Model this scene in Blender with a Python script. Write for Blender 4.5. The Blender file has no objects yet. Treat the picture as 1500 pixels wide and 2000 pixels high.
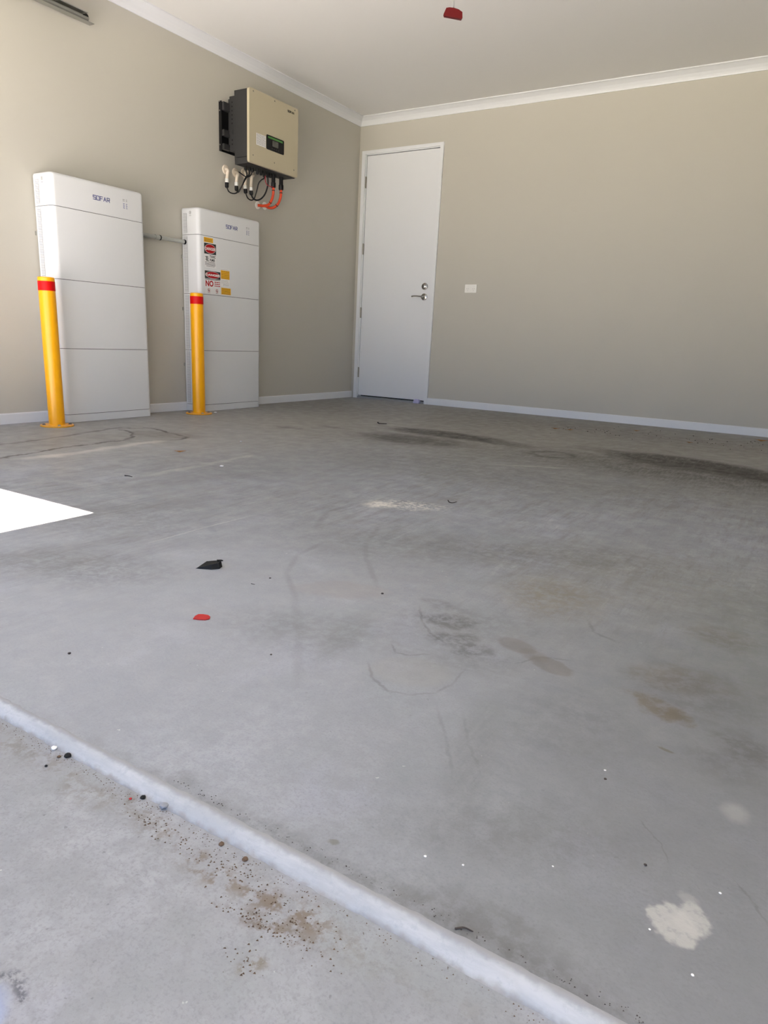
import bpy, bmesh, math, random
from mathutils import Vector, Matrix
PI = math.pi
SC = bpy.context.scene
COL = SC.collection
random.seed(7)

# ------------------------------------------------------------------ camera
cam_d = bpy.data.cameras.new('camera'); cam = bpy.data.objects.new('camera', cam_d); COL.objects.link(cam)
cam.location = (4.27984, -6.43332, 0.61481)
cam.rotation_euler = (1.29432269, -0.0432021, 0.57033334)
cam_d.sensor_fit = 'VERTICAL'; cam_d.sensor_height = 36.0; cam_d.sensor_width = 27.0
cam_d.lens = 1358.549 / 2000.0 * 36.0
cam_d.shift_x = 37.217 / 2000.0; cam_d.shift_y = 47.591 / 2000.0
cam_d.clip_start = 0.02; cam_d.clip_end = 200
SC.camera = cam

# ------------------------------------------------------------------ light
SC.view_settings.view_transform = 'Standard'; SC.view_settings.look = 'None'
SC.view_settings.gamma = 1.0; SC.view_settings.use_curve_mapping = False
SC.view_settings.exposure = 1.98
W = bpy.data.worlds.new('sky'); SC.world = W; W.use_nodes = True
wn = W.node_tree; wn.nodes.clear()
wo = wn.nodes.new('ShaderNodeOutputWorld'); wb = wn.nodes.new('ShaderNodeBackground')
sky = wn.nodes.new('ShaderNodeTexSky'); sky.sky_type = 'HOSEK_WILKIE'; sky.turbidity = 3.5; sky.ground_albedo = 0.35
SUN_EL = math.atan(2.3/0.975)
sky.sun_direction = Vector((0.0, -math.cos(SUN_EL), math.sin(SUN_EL)))
wb.inputs['Strength'].default_value = 1.7
tn = wn.nodes.new('ShaderNodeMix'); tn.data_type = 'RGBA'; tn.blend_type = 'MULTIPLY'; tn.inputs['Factor'].default_value = 1
tn.inputs['B'].default_value = (0.91, 0.96, 1.17, 1)
wn.links.new(sky.outputs[0], tn.inputs['A']); wn.links.new(tn.outputs['Result'], wb.inputs[0]); wn.links.new(wb.outputs[0], wo.inputs[0])
sd = bpy.data.lights.new('sun', 'SUN'); sd.energy = 30.0; sd.angle = math.radians(0.53); sd.color = (1.0, 0.885, 0.78)
sun = bpy.data.objects.new('sun', sd); COL.objects.link(sun)
sun.rotation_euler = (PI/2 - SUN_EL, 0, 0)      # light travels towards +y and down
sun.location = (1, -12, 12)

# ------------------------------------------------------------------ materials
def mat(name, col, rough=0.5, metal=0.0, bump=0.0, bscale=200.0, var=0.0, vscale=6.0, spec=0.5):
    m = bpy.data.materials.new(name); m.use_nodes = True
    nt = m.node_tree; b = nt.nodes['Principled BSDF']
    b.inputs['Base Color'].default_value = (*col, 1); b.inputs['Roughness'].default_value = rough
    b.inputs['Metallic'].default_value = metal; b.inputs['Specular IOR Level'].default_value = spec
    tc = nt.nodes.new('ShaderNodeTexCoord')
    if var > 0:
        n = nt.nodes.new('ShaderNodeTexNoise'); n.inputs['Scale'].default_value = vscale; n.inputs['Detail'].default_value = 5
        nt.links.new(tc.outputs['Object'], n.inputs['Vector'])
        mx = nt.nodes.new('ShaderNodeMix'); mx.data_type = 'RGBA'
        mx.inputs['A'].default_value = (*[c*(1-var) for c in col], 1)
        mx.inputs['B'].default_value = (*[min(1, c*(1+var)) for c in col], 1)
        nt.links.new(n.outputs['Fac'], mx.inputs['Factor']); nt.links.new(mx.outputs['Result'], b.inputs['Base Color'])
    if bump > 0:
        n = nt.nodes.new('ShaderNodeTexNoise'); n.inputs['Scale'].default_value = bscale; n.inputs['Detail'].default_value = 4
        nt.links.new(tc.outputs['Object'], n.inputs['Vector'])
        bp = nt.nodes.new('ShaderNodeBump'); bp.inputs['Strength'].default_value = bump; bp.inputs['Distance'].default_value = 0.002
        nt.links.new(n.outputs['Fac'], bp.inputs['Height']); nt.links.new(bp.outputs['Normal'], b.inputs['Normal'])
    return m
WALL = mat('wall_paint', (0.515, 0.495, 0.437), 0.75, bump=0.08, bscale=350, var=0.015, vscale=1.5, spec=0.3)
CEIL = mat('ceiling_paint', (0.80, 0.79, 0.76), 0.9, bump=0.05, bscale=300, spec=0.2)
TRIM = mat('white_gloss_trim', (0.75, 0.765, 0.785), 0.4, var=0.01)
DOORW = mat('door_white', (0.735, 0.75, 0.77), 0.42, var=0.01, vscale=3)
CABW = mat('cabinet_white', (0.70, 0.71, 0.72), 0.42, var=0.008, vscale=4)
CABG = mat('cabinet_gap', (0.05, 0.05, 0.05), 0.7)
VENTG = mat('vent_backing', (0.30, 0.30, 0.31), 0.7)
YEL = mat('yellow_powder_coat', (0.92, 0.42, 0.002), 0.30, var=0.03, vscale=20)
YELB = mat('yellow_worn_flange', (0.80, 0.38, 0.03), 0.4, var=0.15, vscale=60)
RED = mat('red_reflective_tape', (0.62, 0.003, 0.004), 0.45, spec=0.2)
REDP = mat('red_plastic', (0.095, 0.003, 0.004), 0.5, spec=0.2)
REDS = mat('red_scrap', (0.42, 0.010, 0.012), 0.6, var=0.1, vscale=80)
STEEL = mat('zinc_steel', (0.45, 0.45, 0.42), 0.35, 0.9, var=0.1, vscale=30)
GALV = mat('galvanised_track', (0.34, 0.34, 0.31), 0.42, 0.7, var=0.12, vscale=15)
CHROME = mat('satin_chrome', (0.55, 0.54, 0.52), 0.15, 1.0)
HINGE = mat('satin_hinge', (0.30, 0.28, 0.24), 0.35, 0.9)
BLACK = mat('black_plastic', (0.006, 0.006, 0.007), 0.5, spec=0.25)
RUBBER = mat('black_rubber', (0.010, 0.010, 0.010), 0.7, spec=0.25)
CHAR = mat('charcoal_casing', (0.026, 0.026, 0.027), 0.55, 0.0, bump=0.1, bscale=500)
BEIGE = mat('inverter_cover', (0.50, 0.445, 0.315), 0.5, bump=0.05, bscale=500)
SCREEN = mat('lcd_grey', (0.09, 0.09, 0.08), 0.2)
GREEN = mat('green_strip', (0.06, 0.22, 0.04), 0.35)
PVC = mat('grey_conduit', (0.40, 0.41, 0.38), 0.4)
CREAM = mat('cream_fitting', (0.80, 0.70, 0.58), 0.4)
SILV = mat('white_nut', (0.85, 0.84, 0.80), 0.3, 0.1)
ORANGE = mat('orange_cable', (0.62, 0.055, 0.012), 0.5)
DKRED = mat('thin_red_wire', (0.45, 0.02, 0.04), 0.5)
INKB = mat('blue_ink', (0.03, 0.045, 0.25), 0.5)
INKK = mat('black_ink', (0.012, 0.012, 0.012), 0.5)
INKG = mat('grey_ink', (0.25, 0.25, 0.25), 0.5)
INKR = mat('red_ink', (0.42, 0.006, 0.010), 0.5, spec=0.2)
INKW = mat('white_ink', (0.80, 0.78, 0.76), 0.5)
PAPER = mat('sticker_white', (0.78, 0.77, 0.77), 0.5)
YST = mat('sticker_yellow', (0.80, 0.42, 0.01), 0.5)
OUTW = mat('outlet_white', (0.83, 0.82, 0.78), 0.3)
LEAF = mat('dry_leaf', (0.30, 0.14, 0.04), 0.7, var=0.3, vscale=90)
TWIG = mat('dark_twig', (0.04, 0.03, 0.025), 0.8)
CHIP = mat('white_chip', (0.85, 0.85, 0.83), 0.6)
LAV = mat('lavender_wedge', (0.55, 0.53, 0.75), 0.35)
GRIT = mat('brown_grit', (0.12, 0.075, 0.045), 0.9, var=0.4, vscale=120)
ALU = mat('alu_sill', (0.42, 0.43, 0.44), 0.35, 0.6)
DOORP = mat('sectional_door_paint', (0.45, 0.44, 0.40), 0.5)
SHADE_ROOF = mat('shade_roof_paint', (0.6, 0.59, 0.56), 0.8)
BRICK = mat('outer_render', (0.45, 0.42, 0.37), 0.85, var=0.05)

# concrete with stains ------------------------------------------------
class NB:
    def __init__(s, m):
        s.nt = m.node_tree; s.l = s.nt.links
        s.geo = s.nt.nodes.new('ShaderNodeNewGeometry')
        s.pos = s.geo.outputs['Position']
        # two noise fields used to ruffle stain outlines
        s.warp = s.addv(s.noisevec(9, 0.10, s.pos), s.noisevec(55, 0.022, s.pos), s.pos)
        s.warpS = s.addv(s.noisevec(60, 0.012, s.pos), None, s.pos)
        s.warpM = s.addv(s.noisevec(32, 0.034, s.pos), s.noisevec(110, 0.008, s.pos), s.pos)
    def n(s, t): return s.nt.nodes.new(t)
    def noise(s, scale, detail=4, vec=None, rough=0.55, out='Fac'):
        k = s.n('ShaderNodeTexNoise'); k.inputs['Scale'].default_value = scale; k.inputs['Detail'].default_value = detail
        k.inputs['Roughness'].default_value = rough
        s.l.new(vec if vec is not None else s.pos, k.inputs['Vector']); return k.outputs[out]
    def noisevec(s, scale, amp, vec):
        c = s.noise(scale, 3, vec, out='Color')
        a = s.n('ShaderNodeVectorMath'); a.operation = 'SUBTRACT'; s.l.new(c, a.inputs[0]); a.inputs[1].default_value = (.5, .5, .5)
        b = s.n('ShaderNodeVectorMath'); b.operation = 'SCALE'; s.l.new(a.outputs[0], b.inputs[0]); b.inputs['Scale'].default_value = amp
        return b.outputs[0]
    def addv(s, a, b, c):
        v = s.n('ShaderNodeVectorMath'); v.operation = 'ADD'; s.l.new(a, v.inputs[0]); s.l.new(c, v.inputs[1]); o = v.outputs[0]
        if b is not None:
            w = s.n('ShaderNodeVectorMath'); w.operation = 'ADD'; s.l.new(o, w.inputs[0]); s.l.new(b, w.inputs[1]); o = w.outputs[0]
        return o
    def scaled(s, sc, rot=0):
        mp = s.n('ShaderNodeMapping'); mp.inputs['Scale'].default_value = sc; mp.inputs['Rotation'].default_value = (0, 0, rot)
        s.l.new(s.pos, mp.inputs['Vector']); return mp.outputs[0]
    def maprange(s, v, a, b, c=0.0, d=1.0, smooth=True):
        k = s.n('ShaderNodeMapRange'); k.inputs['From Min'].default_value = a; k.inputs['From Max'].default_value = b
        k.inputs['To Min'].default_value = c; k.inputs['To Max'].default_value = d
        if smooth: k.interpolation_type = 'SMOOTHSTEP'
        s.l.new(v, k.inputs['Value']); return k.outputs['Result']
    def math(s, op, a, b):
        k = s.n('ShaderNodeMath'); k.operation = op
        for i, v in enumerate((a, b)):
            if isinstance(v, (int, float)): k.inputs[i].default_value = v
            else: s.l.new(v, k.inputs[i])
        return k.outputs[0]
    def mix(s, f, a, b, mode='MIX'):
        k = s.n('ShaderNodeMix'); k.data_type = 'RGBA'; k.blend_type = mode
        for nm, v in (('Factor', f), ('A', a), ('B', b)):
            if isinstance(v, (int, float)): k.inputs[nm].default_value = v
            elif isinstance(v, tuple): k.inputs[nm].default_value = (*v, 1)
            else: s.l.new(v, k.inputs[nm])
        return k.outputs['Result']
    def radial(s, cx, cy, rx, ry, rot, vec):
        # distance field of an ellipse lying on the slab, 1.0 on its rim
        a = s.n('ShaderNodeVectorMath'); a.operation = 'SUBTRACT'; s.l.new(vec, a.inputs[0]); a.inputs[1].default_value = (cx, cy, 0)
        mp = s.n('ShaderNodeMapping'); mp.vector_type = 'TEXTURE'
        mp.inputs['Rotation'].default_value = (0, 0, rot); mp.inputs['Scale'].default_value = (rx, ry, 1000)
        s.l.new(a.outputs[0], mp.inputs['Vector'])
        ln = s.n('ShaderNodeVectorMath'); ln.operation = 'LENGTH'; s.l.new(mp.outputs[0], ln.inputs[0])
        return ln.outputs['Value']
    def misses(s, cx, cy, q):
        q += .05; x0, x1, y0, y1 = s.reg
        return cx+q < x0 or cx-q > x1 or cy+q < y0 or cy-q > y1
    def blob(s, cx, cy, rx, ry, rot=0.0, soft=0.3, vec=None):
        if s.misses(cx, cy, max(rx, ry)*(1+soft)): return None
        return s.maprange(s.radial(cx, cy, rx, ry, rot, vec or s.warp), 1+soft, 1-soft)
    def ring(s, cx, cy, rx, ry, rot=0.0, w=0.08, vec=None):
        if s.misses(cx, cy, max(rx, ry)*(1+w)): return None
        d = s.radial(cx, cy, rx, ry, rot, vec or s.warpS)
        e = s.math('ABSOLUTE', s.math('SUBTRACT', d, 1.0), 0)
        return s.maprange(e, w, 0.0)

def concrete(name, tint, inside=True, reg=(-9, 9, -9, 9)):
    m = bpy.data.materials.new(name); m.use_nodes = True
    g = NB(m); g.reg = reg; b = m.node_tree.nodes['Principled BSDF']
    base = g.mix(g.maprange(g.noise(1.3, 6), .32, .68), tuple(c*0.90 for c in tint), tuple(c*1.09 for c in tint))
    base = g.mix(g.maprange(g.noise(7, 6, rough=.65), .32, .68, 0, .75), base, tuple(c*0.76 for c in tint))
    warm = g.maprange(g.noise(0.55, 3), .42, .68, 0, .5)
    base = g.mix(warm, base, (tint[0]*0.98, tint[1]*0.94, tint[2]*0.84))
    base = g.mix(g.maprange(g.noise(42, 5, rough=.7), .42, .62, 0, .5), base, tuple(c*0.76 for c in tint))
    # cool and greenish clouding of old concrete
    base = g.mix(g.maprange(g.noise(4.5, 5, rough=.7), .50, .64, 0, .5), base, (tint[0]*0.90, tint[1]*0.94, tint[2]*0.90))
    base = g.mix(g.maprange(g.noise(3.2, 5, rough=.65), .36, .47, .5, 0), base, (tint[0]*1.10, tint[1]*1.09, tint[2]*1.16))
    # fine grain and pits
    base = g.mix(g.maprange(g.noise(18, 6, rough=.75), .48, .64, 0, .45), base, tuple(c*0.74 for c in tint))
    base = g.mix(g.maprange(g.noise(110, 4, rough=.7), .50, .66, 0, .4), base, tuple(c*0.70 for c in tint))
    base = g.mix(g.maprange(g.noise(260, 3), .50, .68, 0, .45), base, tuple(c*0.62 for c in tint))
    base = g.mix(g.maprange(g.noise(90, 2), .70, .76, 0, .6), base, tuple(c*0.45 for c in tint))
    base = g.mix(g.maprange(g.noise(75, 2, g.scaled((1, 1, 1), 2.1)), .74, .79, 0, .6), base, (0.66, 0.66, 0.64))
    if inside:
        # trowel and tyre drag along the room, stronger on the left
        st = g.noise(5, 6, g.scaled((5.2, 0.75, 1), 0.05), rough=.7)
        st2 = g.noise(14, 5, g.scaled((6.0, 0.8, 1), -0.12), rough=.7)
        sp = g.n('ShaderNodeSeparateXYZ'); g.l.new(g.pos, sp.inputs[0])
        fade = g.math('MAXIMUM', g.maprange(sp.outputs[1], -5.35, -4.3, .12, 1.0), g.math('MULTIPLY', g.maprange(sp.outputs[0], 3.3, 2.6, 0, 1), .8))
        fade = g.math('MULTIPLY', fade, g.maprange(g.noise(1.1, 3, g.scaled((1, 1, 1), 1.0)), .38, .60, .25, 1.0))
        base = g.mix(g.math('MULTIPLY', fade, g.maprange(st, .46, .66, 0, .62)), base, (0.185, 0.182, 0.178))
        base = g.mix(g.math('MULTIPLY', fade, g.maprange(st2, .52, .68, 0, .55)), base, (0.165, 0.160, 0.155))
        base = g.mix(g.math('MULTIPLY', fade, g.maprange(st, .30, .42, .3, 0)), base, (0.52, 0.52, 0.52))
        # broader arcs swept by turning tyres
        for (cx, cy, r, w, k) in ((4.2, -6.6, 2.05, .02, .16), (4.2, -6.6, 2.12, .015, .12), (4.3, -6.5, 1.78, .02, .14),
                                  (2.3, -2.9, 1.15, .04, .12), (2.35, -2.9, 1.28, .03, .12), (1.5, -2.2, 1.7, .03, .12),
                                  (3.3, -3.5, 0.95, .03, .10)):
            rm = g.ring(cx, cy, r, r*1.05, 0, w, g.warpS)
            if rm is not None: base = g.mix(g.math('MULTIPLY', rm, k), base, (0.22, 0.215, 0.21))
        def stain(mask, col, k, nz=None):
            nonlocal base
            if mask is None: return
            f = g.math('MULTIPLY', mask, k)
            if nz is not None: f = g.math('MULTIPLY', f, nz)
            base = g.mix(f, base, col)
        nzA = g.maprange(st2, .35, .62, .45, 1.0)
        nzC = g.maprange(g.noise(17, 5, g.scaled((3.6, .7, 1), -.45), rough=.6), .34, .52, .55, 1.0)
        nzB = g.maprange(g.noise(38, 5, rough=.7), .38, .6, .3, 1.0)
        nzS = g.maprange(g.noise(45, 4, rough=.7), .46, .58, 0, 1.0)
        BR = (0.038, 0.032, 0.027); DG = (0.10, 0.098, 0.094)
        # brownish dust settled in the back half of the room, right side darkened and left paled for light from the left
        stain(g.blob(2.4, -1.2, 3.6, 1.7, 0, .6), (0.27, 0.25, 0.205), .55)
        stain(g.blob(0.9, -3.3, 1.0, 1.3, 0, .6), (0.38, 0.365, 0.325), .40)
        stain(g.blob(4.50, -5.40, .62, .85, 0, .6), (0.17, 0.172, 0.176), .72)  # painted shade: right side, away from the light on the left
        stain(g.blob(2.9, -5.4, .8, .55, 0, .7), (0.39, 0.405, 0.43), .45)  # painted light: near-left floor brightened in its colour
        # far tyre stains
        stain(g.blob(2.14, -2.03, .42, .15, -.03, .35), BR, .92, nzC)
        stain(g.blob(2.58, -2.12, .24, .10, -.08, .5), BR, .55, nzC)
        stain(g.blob(2.12, -2.46, .36, .20, .05, .5), BR, .75, nzC)
        stain(g.blob(2.35, -2.40, .75, .40, .0, .8), BR, .22, nzA)
        stain(g.blob(3.68, -2.03, .42, .24, -.18, .3), BR, .99, nzC)
        stain(g.blob(4.25, -2.20, .52, .19, -.12, .35), BR, .95, nzC)
        stain(g.blob(3.15, -1.88, .20, .08, -.1, .6), BR, .35, nzC)
        stain(g.blob(3.62, -2.38, .80, .36, .0, .7), BR, .62, nzA)
        stain(g.blob(4.3, -2.4, .7, .45, .0, .7), BR, .38, nzA)
        stain(g.blob(2.75, -3.0, 1.2, .45, .1, .8), DG, .16, nzA)
        stain(g.ring(3.02, -2.34, .12, .12, 0, .35, g.warp), BR, .65)
        stain(g.blob(3.35, -0.85, 1.2, .28, -.2, .8), BR, .20, nzB)
        stain(g.blob(1.6, -0.9, 1.6, .7, .0, .8), BR, .18, nzA)
        stain(g.blob(1.24, -2.62, .10, .05, 0, .5), BR, .35)
        stain(g.blob(1.40, -2.35, .09, .04, 0, .5), BR, .35)
        # dried water marks, scratches and cracks drawn as runs of thin ellipses
        def run(pts, w, col, k, vec=None, nz=None):
            if w < .0105: k *= .55
            tot = None
            for (ax, ay), (bx, by) in zip(pts, pts[1:]):
                L = math.hypot(bx-ax, by-ay)
                e = g.blob((ax+bx)/2, (ay+by)/2, L*.56, w, math.atan2(by-ay, bx-ax), .75, vec or g.warpS)
                if e is None: continue
                tot = e if tot is None else g.math('MAXIMUM', tot, e)
            stain(tot, col, k, nz)
        DK = (0.07, 0.065, 0.06)
        stain(g.blob(0.92, -3.95, .22, .62, -.25, .25), (0.23, 0.22, 0.20), .40)
        stain(g.blob(0.95, -3.50, .24, .12, .3, .25), (0.20, 0.19, 0.17), .50)
        run([(1.106, -4.615), (1.057, -4.429), (1.004, -4.192), (1.007, -4.053), (0.985, -3.781), (0.843, -3.619), (0.658, -3.553)], .011, DK, .95, g.warp)
        run([(0.534, -3.552), (0.677, -3.367), (1.0, -3.426), (1.12, -3.455), (1.184, -3.576), (1.125, -3.678)], .011, DK, .95, g.warp)
        run([(0.72, -4.45), (0.70, -4.1), (0.62, -3.8), (0.55, -3.5)], .018, DK, .60, g.warp)
        run([(1.184, -4.51), (1.199, -4.271), (1.158, -3.989), (1.155, -3.704)], .035, (0.56, 0.54, 0.50), .70, g.warp)
        run([(1.882, -4.346), (1.867, -4.049), (1.834, -3.762), (1.836, -3.665)], .022, (0.56, 0.55, 0.52), .60, g.warp, nzB)
        run([(2.679, -5.069), (2.675, -4.853), (2.683, -4.664)], .0035, (0.62, 0.61, 0.60), .65)
        run([(3.575, -5.043), (3.617, -5.109), (3.669, -5.158), (3.708, -5.178)], .0030, DK, .70)
        run([(3.638, -5.369), (3.672, -5.41), (3.717, -5.433)], .0032, DK, .70)
        run([(3.717, -5.433), (3.76, -5.424), (3.793, -5.388), (3.804, -5.335), (3.797, -5.275)], .0026, DK, .42)
        run([(3.625, -5.259), (3.65, -5.287), (3.679, -5.279), (3.706, -5.252)], .0026, DK, .60)
        run([(3.28, -5.15), (3.168, -5.041), (3.091, -4.898), (3.07, -4.743)], .008, DG, .38)
        run([(3.399, -4.956), (3.259, -4.787), (3.173, -4.653), (3.107, -4.467)], .008, DG, .42)
        run([(2.93, -4.58), (2.851, -4.41), (2.853, -4.242)], .012, DG, .32)
        run([(3.87, -5.176), (3.895, -5.127), (3.921, -5.107), (3.951, -5.099)], .0025, DK, .55)
        run([(3.927, -4.862), (3.954, -4.916), (4.004, -4.936)], .004, DK, .55)
        run([(4.184, -5.539), (4.203, -5.557), (4.219, -5.575), (4.228, -5.597)], .0011, DK, .50)
        run([(4.306, -5.589), (4.325, -5.61), (4.339, -5.636)], .0014, DK, .50)
        run([(3.828, -5.445), (3.875, -5.51), (3.919, -5.582)], .0030, DG, .38)
        run([(3.871, -5.434), (3.911, -5.502), (3.953, -5.557)], .0030, DG, .34)
        run([(3.28, -5.15), (3.458, -5.358), (3.566, -5.504)], .010, DG, .25)
        # pale splash
        stain(g.blob(2.93, -4.17, .055, .055, .2, .5), (0.74, 0.71, 0.64), .90, nzB)
        stain(g.blob(3.02, -4.10, .12, .075, .35, .6), (0.68, 0.66, 0.60), .80, nzS)
        stain(g.blob(3.06, -2.85, .22, .02, .5, .6), (0.66, 0.64, 0.60), .40, nzB)
        # drag marks left of centre
        stain(g.blob(2.55, -5.30, .35, .06, 1.35, .7), DG, .34, nzA)
        stain(g.blob(2.30, -4.85, .42, .07, 1.25, .7), DG, .30, nzA)
        stain(g.blob(2.10, -4.30, .50, .06, 1.25, .7), DG, .26, nzA)
        stain(g.blob(2.70, -5.25, .30, .05, 1.3, .7), DG, .26, nzA)
        # foot prints and cloudy marks in the middle
        stain(g.blob(3.66, -5.06, .06, .035, .3, .35), DG, .60, nzB)
        stain(g.blob(3.72, -5.14, .05, .035, .5, .4), DG, .62, nzB)
        stain(g.blob(3.77, -5.17, .045, .028, .7, .4), DG, .62, nzB)
        stain(g.blob(3.60, -4.98, .05, .03, .0, .4), DG, .30, nzB)
        stain(g.blob(3.838, -5.095, .046, .030, -.35, .18, g.warpS), (0.16, 0.14, 0.125), .48)
        stain(g.blob(3.930, -5.145, .050, .029, -.40, .15, g.warpS), (0.16, 0.14, 0.125), .52)
        stain(g.blob(3.885, -5.120, .034, .024, -.4, .3, g.warpS), (0.16, 0.14, 0.125), .35)
        stain(g.blob(3.715, -5.34, .080, .060, .45, .2, g.warpS), (0.30, 0.29, 0.26), .25)
        stain(g.blob(3.35, -5.05, .12, .05, .5, .25), (0.30, 0.27, 0.25), .30)
        stain(g.blob(3.80, -4.74, .11, .14, .2, .7), (0.19, 0.16, 0.11), .60, nzB)
        stain(g.blob(4.00, -4.40, .30, .30, .0, .8), (0.19, 0.18, 0.15), .36, nzB)
        stain(g.blob(4.13, -5.18, .055, .024, -.6, .4), (0.16, 0.135, 0.10), .80, nzB)
        stain(g.blob(4.17, -5.20, .030, .020, -.2, .4), (0.15, 0.125, 0.09), .80, nzB)
        stain(g.blob(4.15, -5.05, .075, .05, .3, .5), (0.17, 0.155, 0.14), .80, nzB)
        stain(g.blob(4.20, -4.76, .07, .06, .0, .5), (0.17, 0.155, 0.145), .80, nzB)
        stain(g.blob(4.28, -5.25, .05, .035, -.9, .5), DG, .62, nzB)
        stain(g.blob(4.45, -4.6, .30, .60, .0, .6), (0.16, 0.18, 0.16), .40, nzB)
        stain(g.blob(3.60, -4.45, .25, .12, .4, .7), DG, .18, nzB)
        stain(g.blob(4.18, -5.33, .012, .004, -.2, .4, g.warpS), (0.12, 0.10, 0.06), .6)
        for (cx, cy, rx, ry, k) in ((3.45, -5.30, .20, .10, .30), (3.70, -5.05, .16, .09, .32), (3.80, -5.22, .10, .06, .28), (4.02, -5.35, .10, .12, .22), (4.20, -5.10, .10, .10, .35),
                (3.30, -4.60, .35, .18, .26), (3.75, -4.35, .30, .15, .26), (2.70, -5.35, .25, .13, .40), (2.35, -5.0, .3, .2, .30), (4.10, -5.62, .10, .06, .22), (3.98, -5.70, .10, .04, .22),
                (2.75, -3.15, .7, .30, .35), (3.6, -3.2, .7, .3, .30), (1.9, -4.0, .4, .3, .25), (4.27, -5.32, .06, .05, .35)):
            stain(g.blob(cx, cy, rx, ry, .4, .7), DG, k, nzB)
        # tyre tread prints
        for (cx, cy) in ((3.52, -5.28), (3.93, -5.52)):
            stain(g.blob(cx, cy, .035, .16, .25, .5, g.warpS), DG, .20, nzA)
        stain(g.blob(3.867, -5.816, .007, .005, 0, .4, g.warpS), (0.15, 0.14, 0.11), .6)
        # dark soiling that borders the joint
        stain(g.blob(3.95, -5.850, .45, .018, .0, .7), DG, .45, nzB)
        stain(g.blob(4.10, -5.83, .09, .03, .0, .6), DG, .45, nzB)
        # patched spot, pale filler
        pf = (0.43, 0.425, 0.40)
        stain(g.blob(4.252, -5.700, .025, .030, .5, .16, g.warpM), pf, .85, g.maprange(g.noise(95, 4), .35, .5, .65, 1))
        stain(g.blob(4.270, -5.680, .018, .022, .0, .2, g.warpM), pf, .80, g.maprange(g.noise(95, 4), .35, .5, .65, 1))
        stain(g.blob(4.260, -5.650, .010, .009, .0, .4, g.warpS), pf, .30)
        stain(g.blob(4.290, -5.44, .016, .020, .0, .6, g.warpS), pf, .35)
    else:
        stb = g.maprange(g.noise(50, 5, rough=.7), .45, .60, 0, 1)
        def stain(mask, col, k):
            nonlocal base
            base = g.mix(g.math('MULTIPLY', g.math('MULTIPLY', mask, k), stb), base, col)
        stain(g.blob(3.87, -5.955, .06, .010, .15, .6, g.warpS), (0.13, 0.10, 0.075), .6)
        stain(g.blob(3.89, -5.93, .05, .028, .3, .7, g.warpS), (0.16, 0.12, 0.09), .55)
        stain(g.blob(3.895, -6.0, .016, .010, .9, .5, g.warpS), (0.15, 0.12, 0.08), .7)
        stain(g.blob(3.5, -5.918, .55, .022, .0, .7, g.warp), (0.15, 0.13, 0.10), .45)
        stain(g.blob(3.80, -5.912, .14, .014, .0, .6, g.warp), (0.15, 0.10, 0.06), .5)
        stain(g.ring(3.723, -6.19, .033, .045, .4, .28), (0.05, 0.05, 0.07), .8)
        base = g.mix(g.math('MULTIPLY', g.blob(3.720, -6.20, .030, .04, .4, .3, g.warpS), .8), base, (0.26, 0.32, 0.50))
    m.node_tree.links.new(base, b.inputs['Base Color'])
    b.inputs['Specular IOR Level'].default_value = 0.45
    rr = g.maprange(g.noise(12, 4), .3, .7, .48, .70); m.node_tree.links.new(rr, b.inputs['Roughness'])
    bp = g.n('ShaderNodeBump'); bp.inputs['Strength'].default_value = 0.18; bp.inputs['Distance'].default_value = 0.002
    hh = g.math('ADD', g.noise(160, 4), g.math('MULTIPLY', g.noise(25, 3), 1.5))
    g.l.new(hh, bp.inputs['Height']); g.l.new(bp.outputs[0], b.inputs['Normal'])
    return m
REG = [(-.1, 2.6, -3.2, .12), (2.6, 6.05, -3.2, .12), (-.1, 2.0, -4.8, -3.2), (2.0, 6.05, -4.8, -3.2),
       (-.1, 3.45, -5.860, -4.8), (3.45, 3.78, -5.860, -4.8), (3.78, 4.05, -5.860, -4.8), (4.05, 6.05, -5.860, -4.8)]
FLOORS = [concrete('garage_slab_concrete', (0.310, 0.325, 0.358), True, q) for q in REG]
DRIVE = concrete('driveway_concrete', (0.318, 0.327, 0.350), False)
def edge_material():
    m = bpy.data.materials.new('weathered_joint_edge'); m.use_nodes = True; g = NB(m); b = m.node_tree.nodes['Principled BSDF']
    base = g.mix(g.maprange(g.noise(30, 5, g.scaled((.22, 1, 1)), rough=.7), .35, .65), (0.365, 0.376, 0.385), (0.45, 0.458, 0.462))
    base = g.mix(g.maprange(g.noise(70, 5, rough=.75), .50, .70, 0, .5), base, (0.30, 0.32, 0.34))
    base = g.mix(g.maprange(g.noise(14, 4, rough=.6), .58, .74, 0, .3), base, (0.36, 0.34, 0.31))
    sp = g.n('ShaderNodeSeparateXYZ'); g.l.new(g.warpS, sp.inputs[0])
    base = g.mix(g.maprange(sp.outputs[1], -5.8675, -5.8595, 0, .9), base, (0.285, 0.288, 0.30))
    base = g.mix(g.maprange(sp.outputs[1], -5.8765, -5.884, 0, .8), base, (0.27, 0.245, 0.215))
    g.l.new(base, b.inputs['Base Color']); b.inputs['Roughness'].default_value = .85
    bp = g.n('ShaderNodeBump'); bp.inputs['Strength'].default_value = 0.35; bp.inputs['Distance'].default_value = 0.002
    g.l.new(g.noise(120, 4), bp.inputs['Height']); g.l.new(bp.outputs[0], b.inputs['Normal'])
    return m
EDGE = edge_material()
GRASS = mat('lawn', (0.15, 0.15, 0.08), 0.9, var=0.3, vscale=3)

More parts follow.
